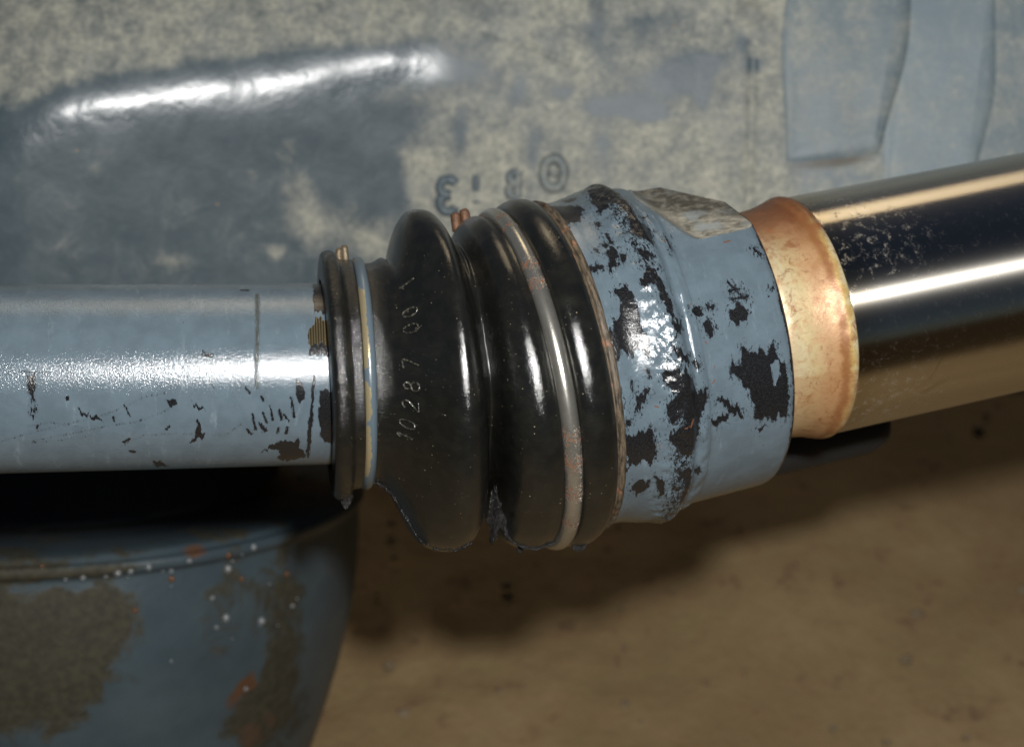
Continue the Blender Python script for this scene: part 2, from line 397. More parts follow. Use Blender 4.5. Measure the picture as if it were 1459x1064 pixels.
# ------------------------------------------------------------------ wear marks: (kind, weight, radius, outline points s, arc in mm)
COLLAR_CHIPS=[('P',1,0,(-0.6,27.4,4.7,28.0,6.5,27.4,4.6,26.4,-0.2,26.1)),
('P',1,0,(8.4,31.7,11.5,31.7,11.0,29.2,8.0,24.7,7.1,26.1,8.3,28.5)),
('P',0.6,0,(11.8,29.5,13.2,29.1,11.8,25.7,11.1,26.5)),
('P',1,0,(7.0,18.5,9.6,19.7,10.9,16.2,11.3,11.9,10.9,6.9,11.8,2.3,11.4,-2.0,9.3,0.4,6.6,-0.4,4.4,0.8,3.0,-0.8,1.9,0.4,1.7,5.8,4.2,10.2,6.5,11.4,8.0,14.7,6.8,16.5)),
('P',1,0,(17.1,23.8,18.4,21.9,19.7,16.5,20.6,12.2,19.6,7.1,20.6,3.5,19.5,1.3,19.2,5.3,18.3,11.6,17.8,18.0,16.7,22.2)),
('P',1,0,(0.8,64.9,5.1,61.7,8.8,58.0,9.5,53.7,5.9,48.3,2.5,47.4,-0.4,45.1,-1.3,46.7)),
('P',1,0,(15.8,70.8,20.8,70.8,21.0,57.5,20.7,49.2,20.3,42.8,20.3,38.2,22.9,36.8,21.5,30.5,19.9,31.6,17.0,33.8,17.3,37.5,18.5,43.4,18.1,47.9,15.8,50.4,12.2,48.0,12.7,55.2)),
('P',1,0,(16.5,29.6,19.3,27.2,19.8,25.8,17.5,25.0,16.6,28.3)),
('P',0.7,0,(14.0,20.6,16.9,20.4,17.8,18.0,14.7,16.5,13.6,18.3)),
('L',1,0.38,(6.1,33.4,6.2,33.1)),
('L',1,0.47,(8.9,34.7,8.8,33.8)),
('L',0.7,0.47,(10.1,44.4,10.0,42.5)),
('L',0.7,0.34,(10.4,38.2,10.9,34.1)),
('P',1,0,(13.3,-7.1,19.7,-7.2,20.6,-8.6,22.2,-11.4,22.9,-15.8,25.8,-14.2,25.6,-19.0,23.6,-22.0,22.4,-28.6,21.0,-33.4,18.8,-33.6,16.9,-29.9,14.2,-28.0,14.3,-25.5,18.1,-22.9,18.8,-19.2,16.7,-19.8,14.4,-21.6,13.7,-16.4,16.0,-13.7,17.3,-13.0,14.7,-11.5)),
('P',1,0,(0.4,-24.6,3.6,-24.0,7.9,-23.4,10.0,-24.5,10.0,-30.5,9.3,-34.3,3.6,-34.1,1.9,-29.1,0.8,-31.9,2.4,-36.6,0.2,-37.3,0.0,-25.6)),
('P',1,0,(-0.1,-8.4,1.1,-9.6,2.1,-15.5,1.0,-16.9,2.5,-25.1,0.4,-25.7,0.1,-19.9,0.0,-14.5)),
('P',1,0,(6.1,-12.2,10.0,-11.5,9.1,-13.8,7.4,-15.1,6.1,-17.4,6.2,-14.8)),
('P',1,0,(2.6,-18.9,3.9,-18.8,3.5,-20.7,2.5,-20.5)),
('P',1,0,(38.5,-4.4,40.3,-6.8,44.5,-8.1,47.6,-6.2,48.1,-9.9,50.7,-13.5,50.8,-20.2,50.1,-30.6,47.8,-27.7,46.7,-30.5,43.3,-27.7,40.5,-28.2,40.4,-22.3,38.5,-18.0,36.1,-14.7,34.2,-10.7,34.5,-8.7,37.7,-9.9)),
('N',1,0,(46.0,-11.6,48.5,-11.1,48.5,-15.8,46.4,-18.1)),
('P',1,0,(29.4,-18.8,31.3,-19.2,35.6,-23.0,36.8,-26.2,35.6,-25.9,32.3,-21.9)),
('P',0.8,0,(27.2,-25.0,30.0,-23.9,32.3,-23.3,32.2,-25.1,28.9,-27.2,27.6,-26.7)),
('P',0.9,0,(16.0,-40.8,19.6,-37.3,20.9,-39.3,20.6,-45.0,20.5,-51.0,19.1,-55.2,18.5,-47.8,19.0,-41.8)),
('P',0.9,0,(10.5,-39.8,12.4,-42.1,13.6,-47.0,12.9,-49.8,11.6,-44.4)),
('P',0.9,0,(22.2,-41.3,24.5,-41.2,23.8,-44.4)),
('P',0.9,0,(41.3,-31.7,43.5,-30.6,43.0,-32.1,41.9,-32.8)),
('L',0.9,0.57,(24.0,-6.1,24.4,-7.6)),
('L',0.9,0.57,(21.0,-4.0,21.5,-5.4)),
('P',0.8,0,(37.2,7.4,40.1,7.7,42.3,5.5,41.2,3.1,38.6,1.8,36.6,3.1)),
('P',1,0,(38.3,12.3,41.8,12.2,41.3,11.9,38.5,11.7)),
('L',1,0.21,(38.8,14.9,40.0,12.4)),
('P',1,0,(38.1,9.7,43.7,9.6,43.3,8.9,38.7,9.3)),
('L',1,0.21,(40.4,11.7,41.9,9.5)),
('L',1,1.24,(27.7,8.1,27.9,7.7)),
('P',0.9,0,(28.5,4.2,30.4,5.2,31.0,2.9,31.5,1.5,29.8,0.1,28.8,1.6)),
('P',1,0,(30.8,8.5,33.0,8.3,32.1,7.5)),
('L',1,0.29,(49.7,23.9,50.7,21.5)),
('L',0.8,0.23,(50.2,10.1,51.2,10.7)),
('L',1,0.29,(20.8,6.3,20.7,2.6)),
('P',0.9,0,(22.2,6.6,21.8,3.8,20.6,3.0)),
('P',0.8,0,(14.1,-4.7,16.5,-7.2,17.1,-10.2,14.7,-9.7)),
('P',0.8,0,(17.5,0.9,20.3,-3.1,20.8,-6.1,18.5,-4.1)),
('L',0.8,0.29,(5.4,-7.8,5.3,-10.7)),
('L',0.8,0.29,(10.0,-5.3,10.6,-7.9)),
('L',0.7,0.23,(21.2,41.7,24.0,43.1)),
('L',0.7,0.23,(26.4,33.7,26.3,27.8)),
('P',0.8,0,(3.8,-42.9,9.5,-41.7,9.2,-44.9,6.1,-48.0))]
COLLAR_RUST=[('P',1,0,(17.8,-23.9,20.9,-23.3,21.5,-21.9,20.7,-21.7,19.6,-23.4,18.2,-23.3)),
('L',0.9,0.23,(28.3,-13.5,29.0,-12.8)),
('L',0.8,0.25,(28.1,-1.0,28.4,-1.6)),
('L',0.8,0.19,(29.6,-8.6,29.2,-9.5)),
('L',0.9,0.3,(42.0,28.1,43.8,28.2)),
('L',0.8,0.19,(25.5,32.2,25.4,30.9)),
('L',0.8,0.29,(10.9,-16.2,11.7,-16.6)),
('L',0.8,0.23,(11.4,-28.4,11.4,-29.6)),
('L',0.8,0.25,(26.5,10.4,26.5,10.0)),
('L',0.7,0.19,(51.9,7.6,51.8,6.4))]
SHAFT_CHIPS=[('P',1,0,(-32.7,-13.3,-31.3,-16.8,-30.6,-16.9,-32.4,-19.3,-35.4,-20.9,-33.3,-17.5,-33.1,-15.0)),
('P',1,0,(-34.4,-7.3,-31.2,-9.4,-30.9,-10.0,-33.1,-9.1)),
('P',1,0,(-41.5,-6.6,-38.4,-6.9,-38.4,-8.2,-39.9,-8.7,-40.4,-7.4)),
('P',1,0,(-6.5,-1.2,-5.2,-1.5,-4.3,-4.8,-4.5,-7.3,-5.6,-8.1,-6.3,-6.7)),
('P',1,0,(-1.8,-1.0,-1.4,-1.3,-1.8,-7.3,-2.5,-19.2,-3.0,-30.2,-3.6,-25.7,-3.0,-12.7)),
('P',1,0,(-11.1,-21.8,-5.9,-20.7,-4.9,-25.7,-3.8,-29.1,-5.7,-30.9,-10.9,-31.4,-11.2,-25.4)),
('P',0.8,0,(-16.0,-25.5,-11.4,-21.0,-11.0,-24.3,-13.9,-24.5)),
('P',1,0,(-16.5,-13.6,-15.8,-14.0,-14.5,-17.3,-15.2,-17.8)),
('L',0.9,0.23,(-18.2,-11.1,-17.5,-16.0)),
('L',0.9,0.23,(-15.4,-10.8,-14.7,-13.7)),
('L',0.9,0.29,(-11.1,-10.1,-10.5,-13.0)),
('L',0.8,0.19,(-13.3,-10.6,-12.8,-13.1)),
('L',0.9,0.23,(-7.8,-6.6,-7.0,-12.2)),
('L',0.9,0.29,(-8.8,-15.6,-9.2,-17.7)),
('L',0.8,0.23,(-11.3,-15.9,-11.5,-17.6)),
('L',0.8,0.23,(-19.8,-15.9,-18.7,-17.7)),
('L',0.9,0.25,(-15.7,-6.1,-15.2,-7.3)),
('L',0.7,0.19,(-9.9,-11.5,-8.4,-13.7)),
('L',0.7,0.17,(-13.9,-8.5,-13.0,-10.6)),
('P',1,0,(-0.1,-4.2,4.4,-4.3,4.8,-24.3,1.1,-20.7,-0.0,-19.3,-0.3,-10.0)),
('P',1,0,(-0.4,39.4,6.3,39.4,5.1,19.1,-1.0,19.2)),
('P',1,0,(-2.7,8.1,4.7,8.0,4.6,4.8,-2.8,5.5)),
('P',1,0,(-76.9,0.6,-76.0,1.0,-74.9,0.6,-74.8,-2.8,-75.7,-5.0,-76.5,-3.7)),
('P',0.45,0,(-76.5,-3.9,-75.1,-3.9,-74.2,-8.7,-75.3,-11.7,-76.3,-10.9,-77.0,-9.7)),
('P',1,0,(-64.1,-8.5,-62.9,-9.6,-61.3,-10.7,-59.5,-11.0,-58.0,-12.1,-59.5,-12.1,-62.9,-10.4)),
('P',0.9,0,(-52.1,-8.0,-51.2,-8.2,-50.7,-11.0,-51.5,-8.8)),
('P',0.9,0,(-45.2,-30.4,-43.9,-29.2,-41.4,-33.9,-44.7,-34.4)),
('L',0.9,0.47,(-51.1,-23.4,-50.2,-23.8)),
('L',0.9,0.3,(-66.7,-5.2,-66.7,-5.7)),
('L',0.9,0.49,(-20.6,30.2,-18.9,30.2)),
('L',0.9,0.38,(-31.0,5.7,-28.6,5.5)),
('L',0.7,0.19,(-31.2,6.9,-30.4,6.1)),
('L',0.9,0.25,(-52.5,-19.6,-51.2,-18.5)),
('L',0.9,0.23,(-41.2,-15.4,-40.5,-14.5)),
('L',0.8,0.23,(-54.9,-11.3,-54.8,-12.2)),
('L',0.42,0.21,(-84.8,-18.3,-75.3,-15.2,-67.6,-13.2,-61.3,-11.4,-56.3,-10.1,-51.9,-8.2,-46.7,-5.5,-41.1,-4.5)),
('L',0.42,0.21,(-78.7,-18.8,-63.2,-15.5,-55.7,-13.7,-49.1,-12.8,-43.7,-10.8,-39.9,-8.8)),
('L',0.4,0.19,(-77.4,-13.6,-71.9,-12.4,-66.1,-13.3,-63.1,-14.4)),
('L',0.38,0.19,(-53.8,-21.5,-51.0,-19.3,-47.1,-17.2,-38.9,-16.9,-25.8,-18.0,-21.1,-14.1)),
('L',0.38,0.19,(-77.3,-19.1,-68.5,-18.3,-61.1,-17.0)),
('L',0.35,0.19,(-34.9,-5.6,-32.1,-2.8)),
('L',0.5,0.19,(-28.7,-1.9,-28.4,-3.4)),
('L',0.5,0.19,(-20.0,-3.3,-18.9,-4.9)),
('L',0.5,0.17,(-78.4,1.9,-70.9,1.4)),
('L',0.6,0.23,(-74.5,-13.2,-75.1,-14.1))]
SHAFT_GROOVE=[('L',1,0.42,(-16.3,27.2,-16.6,10.5,-16.9,3.6)),
('L',0.7,0.3,(-16.9,2.7,-17.0,-3.4))]
SHAFT_BARE=[('P',1,0,(-2.8,12.9,-1.3,15.2,-0.9,16.6,5.0,17.0,4.7,8.0,-2.7,8.1))]
# ------------------------------------------------------------------ setting: the ground
M_SOIL = soil()
def build_ground():
    r = np.concatenate([[0], np.geomspace(.02, 60, 90)]); n = 96; a = np.arange(n) * 2 * np.pi / n
    X = r[:, None] * np.cos(a); Y = .25 + r[:, None] * np.sin(a)
    P = np.stack([X, Y, 0 * X], -1)
    Z = (fbm(P, 7, 3) * .010 + fbm(P, 30, 9, 3) * .004) * smooth(40, 8, r)[:, None] - .004
    V = np.stack([X, Y, Z], -1).reshape(-1, 3) / MM
    o = mesh_obj('ground', V, grid_faces(len(r), n), M_SOIL); o.matrix_world = Matrix.Identity(4)
    o['kind'] = 'structure'
build_ground()
def build_pebbles():
    rg = np.random.default_rng(3); V, F, k = [], [], 0
    bm = bmesh.new(); bmesh.ops.create_icosphere(bm, subdivisions=1, radius=1); bv = np.array([v.co[:] for v in bm.verts]); bf = np.array([[v.index for v in f.verts] for f in bm.faces]); bm.free()
    for i in range(500):
        x, y = rg.uniform(-.45, .55), rg.uniform(-.1, .75); r = .001 + .0035 * rg.random() ** 3
        v = bv * (1 + .3 * vnoise(bv + i * 3.1, 1.3, 2)[:, None]) * r * np.array([1, rg.uniform(.6, 1), .6]) + np.array([x, y, -.004 + r * .15])
        V.append(v / MM); F.append(bf + k); k += len(bv)
    o = mesh_obj('pebbles', np.vstack(V), np.vstack(F), plain('small_stones', (.19, .145, .09), .85, 0, .7, .2, 60)); o.matrix_world = Matrix.Identity(4); o['kind'] = 'stuff'
build_pebbles()

# ------------------------------------------------------------------ axes of the linkage (mm, linkage frame)
SH_P0 = np.array([-55.9, -.2, 0.]); SH_D, SH_F, SH_U = frame(dirv(.9, 9))
CO_P0 = np.array([14.5, 1.85, -14.]); CO_D, CO_F, CO_U = frame(dirv(11.7, 13.5))

def lathe(name, prof, P0, D, mat, parent=None, nph=256, step=.6, warp=None, field=None, dense=True, tag=None):
    """turned body: prof = (s, r) along the axis; warp(s, ph, r) bends the radius; field(s, arc, ph) gives mesh attributes"""
    D, F_, U_ = frame(D)
    pr = resample(prof, step) if dense else np.array(prof, float)
    ph = np.arange(nph) * 2 * np.pi / nph - np.pi / 2 * 0 - np.pi
    s = np.repeat(pr[:, :1], nph, 1); r = np.repeat(pr[:, 1:2], nph, 1); PH = np.repeat(ph[None], len(pr), 0)
    if warp is not None: s, r = warp(s, PH, r)
    V = P0 + s[..., None] * D + r[..., None] * (np.cos(PH)[..., None] * F_ + np.sin(PH)[..., None] * U_)
    rr = max(p[1] for p in prof); arc = PH * rr
    at = field(s, arc, PH) if field else {}
    return mesh_obj(name, V, grid_faces(len(pr), nph, True, True), mat, parent, at, vecs={'sw': np.stack([s, arc, r], -1)})

# ------------------------------------------------------------------ blue tie rod
M_BLUE = blue_paint('chipped_blue_paint')
M_BLACK = plain('black_primer', (.016, .016, .017), .4)
tie = thing('tie_rod', 'straight blue painted bar with black scratches entering the left end of the boot', 'tie rod')
def shaft_field(s, a, ph):
    return {'chip': marks(s, a, SHAFT_CHIPS), 'groove': marks(s, a, SHAFT_GROOVE, .35), 'bare': marks(s, a, SHAFT_BARE, .7), 'rust': 0 * s, 'halo': .45 * marks(s, a, SHAFT_CHIPS, 2.0, 1.0)}
lathe('bar', [(-150, 26.6), (-95, 26.2), (-40, 26.0), (3, 25.8), (20, 25.8), (60, 25.6)], SH_P0, SH_D, M_BLUE, tie, 620, .3, field=shaft_field)
lathe('bar', [(-360, 26.9), (-250, 26.8), (-150.05, 26.6)], SH_P0, SH_D, M_BLUE, tie, 96, dense=False)   # the bar runs on out of frame

# ------------------------------------------------------------------ rubber boot
# BOOT-BEGIN
def PX(x, y, z): d = 500 - z; return np.array([(x - 729.5) * d / 2500, (532 - y) * d / 2500, z])
# spine: station u, centre (mm), in-plane lean, lean away (degrees)
B_ST = np.array([(455, 535, 3.0, 9), (482, 535, 3.6, 9), (515, 532, 2.4, 9.3), (545, 533, 1.8, 9.8), (611, 541, 3.6, 11), (660, 545, 7.0, 11.8),
                 (705, 547, 9.6, 12.5), (743, 541, 11.6, 13), (777, 531, 11.8, 13.3), (800, 523, 12, 13.5), (815, 520, 12, 13.5)], float)
# outline of the near side (a cone flaring into the first fold) and of the top and bottom (fuller)
_head = [(463, 134), (463, 150), (464, 164), (467, 171), (473, 174.5), (480, 174.5), (486, 172), (490, 166), (494, 163), (502, 163), (507, 161.5), (509, 153), (520, 153), (522, 156), (530, 157)]
_tail = [(644, 226), (650, 214), (655, 199), (659, 187), (663, 180), (667, 181), (671, 191), (675, 204), (680, 216), (687, 226.5), (694, 232.5), (701, 236.5), (708, 239), (716, 239.5), (724, 237),
    (731, 235), (735, 229), (749, 229), (752, 237), (756, 244), (763, 248.5), (772, 250), (780, 249), (788, 246), (794, 241), (797, 236), (797, 222)]
B_PROF = np.array(_head + [(540, 161), (552, 168), (564, 178), (576, 192), (588, 207), (598, 220), (607, 231), (615, 238), (623, 241), (630, 240.5), (637, 235.5)] + _tail, float)
B_FULL = np.array(_head + [(540, 162), (550, 172), (558, 185), (564, 197), (570, 210), (576, 221), (586, 234), (596, 239), (606, 241), (616, 241.5), (626, 239.5), (636, 234)] + _tail, float)
_uu = np.linspace(455, 815, 721)
_sp = resample(B_ST, 4.0)
_cx = _sp[:, 0]
_th = np.interp(_uu, _cx, _sp[:, 2]); _t = np.interp(_uu, _cx, _sp[:, 3]); _cy = np.interp(_uu, _cx, _sp[:, 1])
_z = np.zeros_like(_uu); _z0 = -1.0
_z = -np.cumsum(np.tan(np.radians(_t)) * .5 * .2); _z = _z - np.interp(482, _uu, _z) + _z0
_C = np.stack([PX(x, y, z) for x, y, z in zip(_uu, _cy, _z)])
def boot_frame(u):
    c = np.stack([np.interp(u, _uu, _C[:, k]) for k in range(3)], -1)
    d = dirv(np.interp(u, _uu, _th), np.interp(u, _uu, _t))
    f = np.array([0, 0, 1.]) - d * d[..., 2:3]; f = f / np.linalg.norm(f, axis=-1, keepdims=True)
    return c, d, f, np.cross(f, d)
def boot_mm(u, rpx): return rpx * (500 - np.interp(u, _uu, _z)) / 2500
def boot_pt(u, ph, r):
    c, d, f, up = boot_frame(u)
    return c + r[..., None] * (np.cos(ph)[..., None] * f + np.sin(ph)[..., None] * up)
_bp = resample(B_PROF, 1.6); _bf = resample(B_FULL, 1.6)
def boot_full(u, ph):
    """px by which the fuller outline exceeds the cone at this angle"""
    s1 = (_bp[:, 0] > 523) & (_bp[:, 0] < 733); s2 = (_bf[:, 0] > 523) & (_bf[:, 0] < 733)
    return (np.interp(u, _bf[s2, 0], _bf[s2, 1]) - np.interp(u, _bp[s1, 0], _bp[s1, 1])) * smooth(.6, 1.35, np.abs(ph)) * smooth(530, 540, u) * smooth(655, 645, u)
def boot_r(u, ph=0.0):
    """radius in mm on the outer face (valid from the clamp groove to the second groove)"""
    sel = (_bp[:, 0] > 523) & (_bp[:, 0] < 733)
    return boot_mm(u, np.interp(u, _bp[sel, 0], _bp[sel, 1]) + boot_full(u, ph))
# BOOT-END
M_RUB = rubber(); M_RUBW = rubber('worn_raised_rubber', 1)
boot = thing('rubber_boot', 'black rubber bellows boot with two fat folds and raised numbers', 'rubber boot')
def build_boot():
    nph = 480; ph = np.arange(nph) * 2 * np.pi / nph - np.pi
    u = np.repeat(_bp[:, :1], nph, 1); PH = np.repeat(ph[None], len(_bp), 0)
    r = boot_mm(u, np.repeat(_bp[:, 1:2], nph, 1) + boot_full(u, PH))
    p0 = boot_pt(u, PH, r)
    fold = smooth(530, 560, u) * smooth(732, 715, u)
    r = r + fold * (fbm(p0, .045, 5, 3) * .55 + .25 * np.sin(PH * 3 + u * .02)) + fbm(p0, .35, 8, 3) * .07
    # the folds press together on top, the valley gapes below; the cone breaks more sharply on top
    r = r - 8.0 * np.exp(-((u - 666) / 8.5) ** 2) * smooth(.15, -.7, PH) * (np.abs(PH) < 2) + 5.0 * np.exp(-((u - 664) / 7.0) ** 2) * smooth(.2, 1.0, PH)
    r = r - 3.4 * np.exp(-((u - 557) / 7.5) ** 2) * smooth(.75, 1.35, PH)
    # worn outer lip: notches and a drooping edge
    lip = smooth(500, 478, u)
    r = r + lip * (fbm(p0, .12, 21, 3) * .5 + .7 * np.exp(-((PH - 1.45) / .35) ** 2) + .5 * np.exp(-((PH + 1.35) / .25) ** 2))
    V = boot_pt(u, PH, r)
    arc = PH * 48
    wet = np.maximum(smooth(560, 535, u) * .9, .25 + .5 * np.exp(-((PH + .1) / .5) ** 2) * .3)
    return mesh_obj('bellows', V, grid_faces(len(_bp), nph, True, True), M_RUB, boot, {'wet': wet}, vecs={'sw': np.stack([u * .2, arc, r], -1)})
build_boot()

# raised part number, one bead per stroke; glyphs on a 0..0.6 x 0..1 cell
def arcpts(cx, cy, rx, ry, a0, a1, n=14):
    a = np.radians(np.linspace(a0, a1, n)); return [(cx + rx * math.cos(t), cy + ry * math.sin(t)) for t in a]
GLYPH = {'0': [arcpts(.3, .5, .28, .5, 0, 360, 22)],
         '1': [[(.1, .78), (.32, 1), (.32, 0)]],
         '2': [arcpts(.3, .72, .27, .28, 160, -40, 14) + [(.04, 0), (.6, 0)]],
         '8': [arcpts(.3, .76, .22, .24, 0, 360, 16), arcpts(.3, .26, .28, .27, 0, 360, 18)],
         '7': [[(0, 1), (.58, 1), (.2, 0)]],
         '3': [arcpts(.26, .76, .27, .24, 150, -80, 12) + arcpts(.26, .26, .31, .26, 80, -150, 13)]}
NUMBER = [('1', 557, -.498), ('0', 559.3, -.388), ('2', 562.4, -.228), ('8', 564.3, -.083), ('7', 564.3, .083), ('0', 567.1, .348), ('0', 567.8, .478), ('1', 568.6, .729)]
def build_number():
    for ch, u0, p0 in NUMBER:
        parts = []
        for st in GLYPH[ch]:
            st = np.array(st); g = resample(st, .07)
            p = p0 + (g[:, 0] - .3) * .115                   # reading direction runs up round the boot
            u = u0 - (g[:, 1] - .5) * 17.5                   # letter tops point to the narrow end
            parts.append(tube(boot_pt(u, p, boot_r(u, p) + .12), .33, 6))
        V, F = join(parts)
        mesh_obj('raised_digit', V, F, M_RUBW, boot, {'wet': np.full(len(V), .9)}, vecs={'sw': V})
build_number()

# mould seam along the belly, wet with grease, and hanging drips
M_GREASE = plain('wet_black_grease', (.014, .0145, .015), .22, 0, .5, 1.8, 1300)
def build_seam():
    u = np.linspace(526, 640, 160); ph = np.full_like(u, -1.35) + .02 * np.sin(u * .3)
    r = boot_r(u, ph)
    rad = .5 + .22 * vnoise(np.stack([u * .25, 0 * u, 0 * u], -1), 1, 4) + .2 * vnoise(np.stack([u * .7, 0 * u, 0 * u], -1), 1, 9)
    V, F = tube(boot_pt(u, ph, r + .25), np.clip(rad, .2, 1), 8); mesh_obj('mould_seam', V, F, M_GREASE, boot)
    u = np.linspace(676, 742, 90); ph = np.full_like(u, -1.37)
    r = boot_r(np.clip(u, 524, 731))
    rad = .5 + .22 * vnoise(np.stack([u * .4, 0 * u, 0 * u], -1), 1, 14)
    V, F = tube(boot_pt(u, ph, r + .15), np.clip(rad, .15, 1), 8); mesh_obj('mould_seam', V, F, M_GREASE, boot)
build_seam()
def drip(u, ph, r, w, ln, seed):
    """a blob of grease clinging to the rim and hanging down"""
    n, m = 14, 12; c = boot_pt(np.array([u]), np.array([ph]), boot_mm(np.array([u]), np.array([r])))[0]
    th = np.linspace(0, np.pi, n)[:, None]; a = np.arange(m)[None] * 2 * np.pi / m
    k = np.sin(th) * (1 + .25 * np.cos(th))
    V = np.stack([w * k * np.cos(a), ln * np.cos(th) + 0 * a, w * .8 * k * np.sin(a)], -1)
    V = V * (1 + .25 * vnoise(V + seed * 7, .9, seed)[..., None]) + c
    mesh_obj('grease_drip', V, grid_faces(n, m, True), M_GREASE, boot)
drip(481, -1.42, 176, 1.7, 2.6, 1); drip(475, -1.30, 172, 1.0, 1.6, 2); drip(766, -1.45, 250, 1.9, 1.4, 3); drip(771, -1.43, 250, 1.2, 1.2, 4); drip(697, -1.45, 239, 1.0, .9, 5)
def build_flap():
    # torn, crinkled skin of the valley between the folds
    n, m = 26, 22; a = np.linspace(0, 1, n)[:, None]; b = np.linspace(-1, 1, m)[None]
    ph = -.90 - .40 * a + .05 * np.sin(b * 3) + 0 * b; u = 663 + b * (1.2 + 8.5 * a ** .7) + 5 * a
    r = boot_mm(u, 190 + 34 * a + 10 * np.sin(b * 4 + a * 3) * a + 0 * b)
    V = boot_pt(u, ph, r); V = V + (fbm(V, .30, 31, 3)[..., None] * np.array([1.4, 1.0, 2.6]) * (.4 + a[..., None]))
    o = mesh_obj('torn_skin', V, grid_faces(n, m, False), M_GREASE, boot)
    s = o.modifiers.new('thick', 'SOLIDIFY'); s.thickness = .0006
build_flap()

# ------------------------------------------------------------------ wire clamps round the boot
def ring_wire(name, thing_, u, rpx, w, mat, rusts=(), worn=(), nseg=16):
    n = 420; ph = np.arange(n) * 2 * np.pi / n - np.pi; uu = np.full(n, float(u))
    c = boot_pt(uu, ph, boot_mm(uu, np.full(n, float(rpx))) + .12 * np.sin(ph * 5 + 1))
    V, F = tube(c, w, nseg, closed=True)
    arc = np.repeat(ph * boot_mm(uu, rpx), nseg); q = np.tile(np.arange(nseg) * 2 * np.pi / nseg * w, n)
    P = np.repeat(ph, nseg); fr = 0 * P; fw = 0 * P
    for a, wd in rusts: fr = np.maximum(fr, .62 * np.exp(-((P - a) / wd) ** 2))
    for a, wd in worn: fw = np.maximum(fw, .95 * np.exp(-((P - a) / wd) ** 4))
    axd = boot_frame(np.array([float(u)]))[1][0]; side = -((V.reshape(n, nseg, 3) - c[:, None]) @ axd / w).ravel()     # +1 on the side of the narrow end
    return mesh_obj(name, V, F, mat, thing_, {'rust': fr, 'worn': fw * np.clip(.5 + .75 * side, -.2, 1)}, vecs={'sw': np.stack([q, arc, 0 * q], -1)})
small = thing('wire_clamp', 'thin blue painted wire ring round the narrow left neck of the boot', 'wire clamp', group='wire clamps on the rubber boot')
M_WB = wire('worn_blue_wire', True); M_WS = wire('rust_spotted_steel_wire', False)
ring_wire('ring', small, 514.5, 157, 1.75, M_WB, (), ((.6, .22), (.28, .28), (-.25, .2), (-.75, .35)))
big = thing('wire_clamp', 'thick bare steel wire ring with orange rust specks round the wide boot end', 'wire clamp', group='wire clamps on the rubber boot')
ring_wire('ring', big, 742, 234.5, 2.5, M_WS, ((1.18, .09), (.66, .10), (.52, .10), (-.36, .12), (-.52, .16), (-.72, .14), (-.98, .12), (1.02, .05)), nseg=20)
M_RUSTY = plain('rusty_wire', (.12, .06, .032), .5, .3, .6, .4, 1500)
M_BRASSY = plain('tarnished_wire', (.16, .125, .08), .45, .5, .5, .3, 1500)
def tails(parent, u, r, ph, mat, w, sep, h):
    """the twisted ends of the wire, standing up behind the ring"""
    c, d, f, up = boot_frame(np.array([float(u)])); c, d, f, up = c[0], d[0], f[0], up[0]
    base = c + boot_mm(u, r) * (math.cos(ph) * f + math.sin(ph) * up)
    for k, (dx, hh) in enumerate(((-sep / 2, h), (sep / 2, h * 1.25))):
        p = [base + d * dx - up * 2, base + d * dx + up * hh * .5 + f * .3, base + d * (dx * .8) + up * hh - f * .4]
        t = np.linspace(0, 1, 9)[:, None]; pp = (1 - t) ** 2 * p[0] + 2 * t * (1 - t) * p[1] + t * t * p[2]
        rad = np.full(9, w); rad[-1] = w * .75
        V, F = tube(pp, rad, 10); mesh_obj('twisted_end', V, F, mat, parent)
tails(small, 497, 164, 1.60, M_BRASSY, 1.0, 1.9, 3.2)
tails(big, 703, 238, 1.72, M_RUSTY, 1.5, 3.2, 3.2)

# ------------------------------------------------------------------ cylinder rod: blue joint housing, heat tinted weld, chrome rod
ram = thing('cylinder_rod', 'shiny chrome rod with orange tinted weld and thick chipped blue joint housing', 'cylinder rod')
def facet(s, ph, r):
    a = np.maximum(np.cos(ph - 1.12), 1e-3)
    c1 = 47.2 - 6.2 * smooth(25, 36, s)
    r1 = np.where(np.cos(ph - 1.12) > .2, c1 / a, 1e9)
    ns, nf, nu = .73, -.12, .67
    c2 = ns * 41.5 + nf * -4 + nu * 46.9
    den = nf * np.cos(ph) + nu * np.sin(ph)
    r2 = np.where(den > .15, (c2 - ns * s) / np.maximum(den, .15), 1e9)
    return r1, r2
def housing_warp(s, ph, r):
    p = np.stack([s, 48 * np.cos(ph), 48 * np.sin(ph)], -1)
    bead = np.exp(-((s - 17) / 6.0) ** 2)
    r = r + bead * (fbm(p, .13, 11, 4) * 1.5 + fbm(p, .5, 12, 3) * .35) + fbm(p, .05, 13, 3) * .22 + np.exp(-((s - 25.3) / 1.6) ** 2) * fbm(p, .16, 14, 3) * 1.0
    r1, r2 = facet(s, ph, r); cut = s > 24
    rr = np.where(cut, np.minimum(r, np.minimum(r1, r2)), r)
    return s, rr
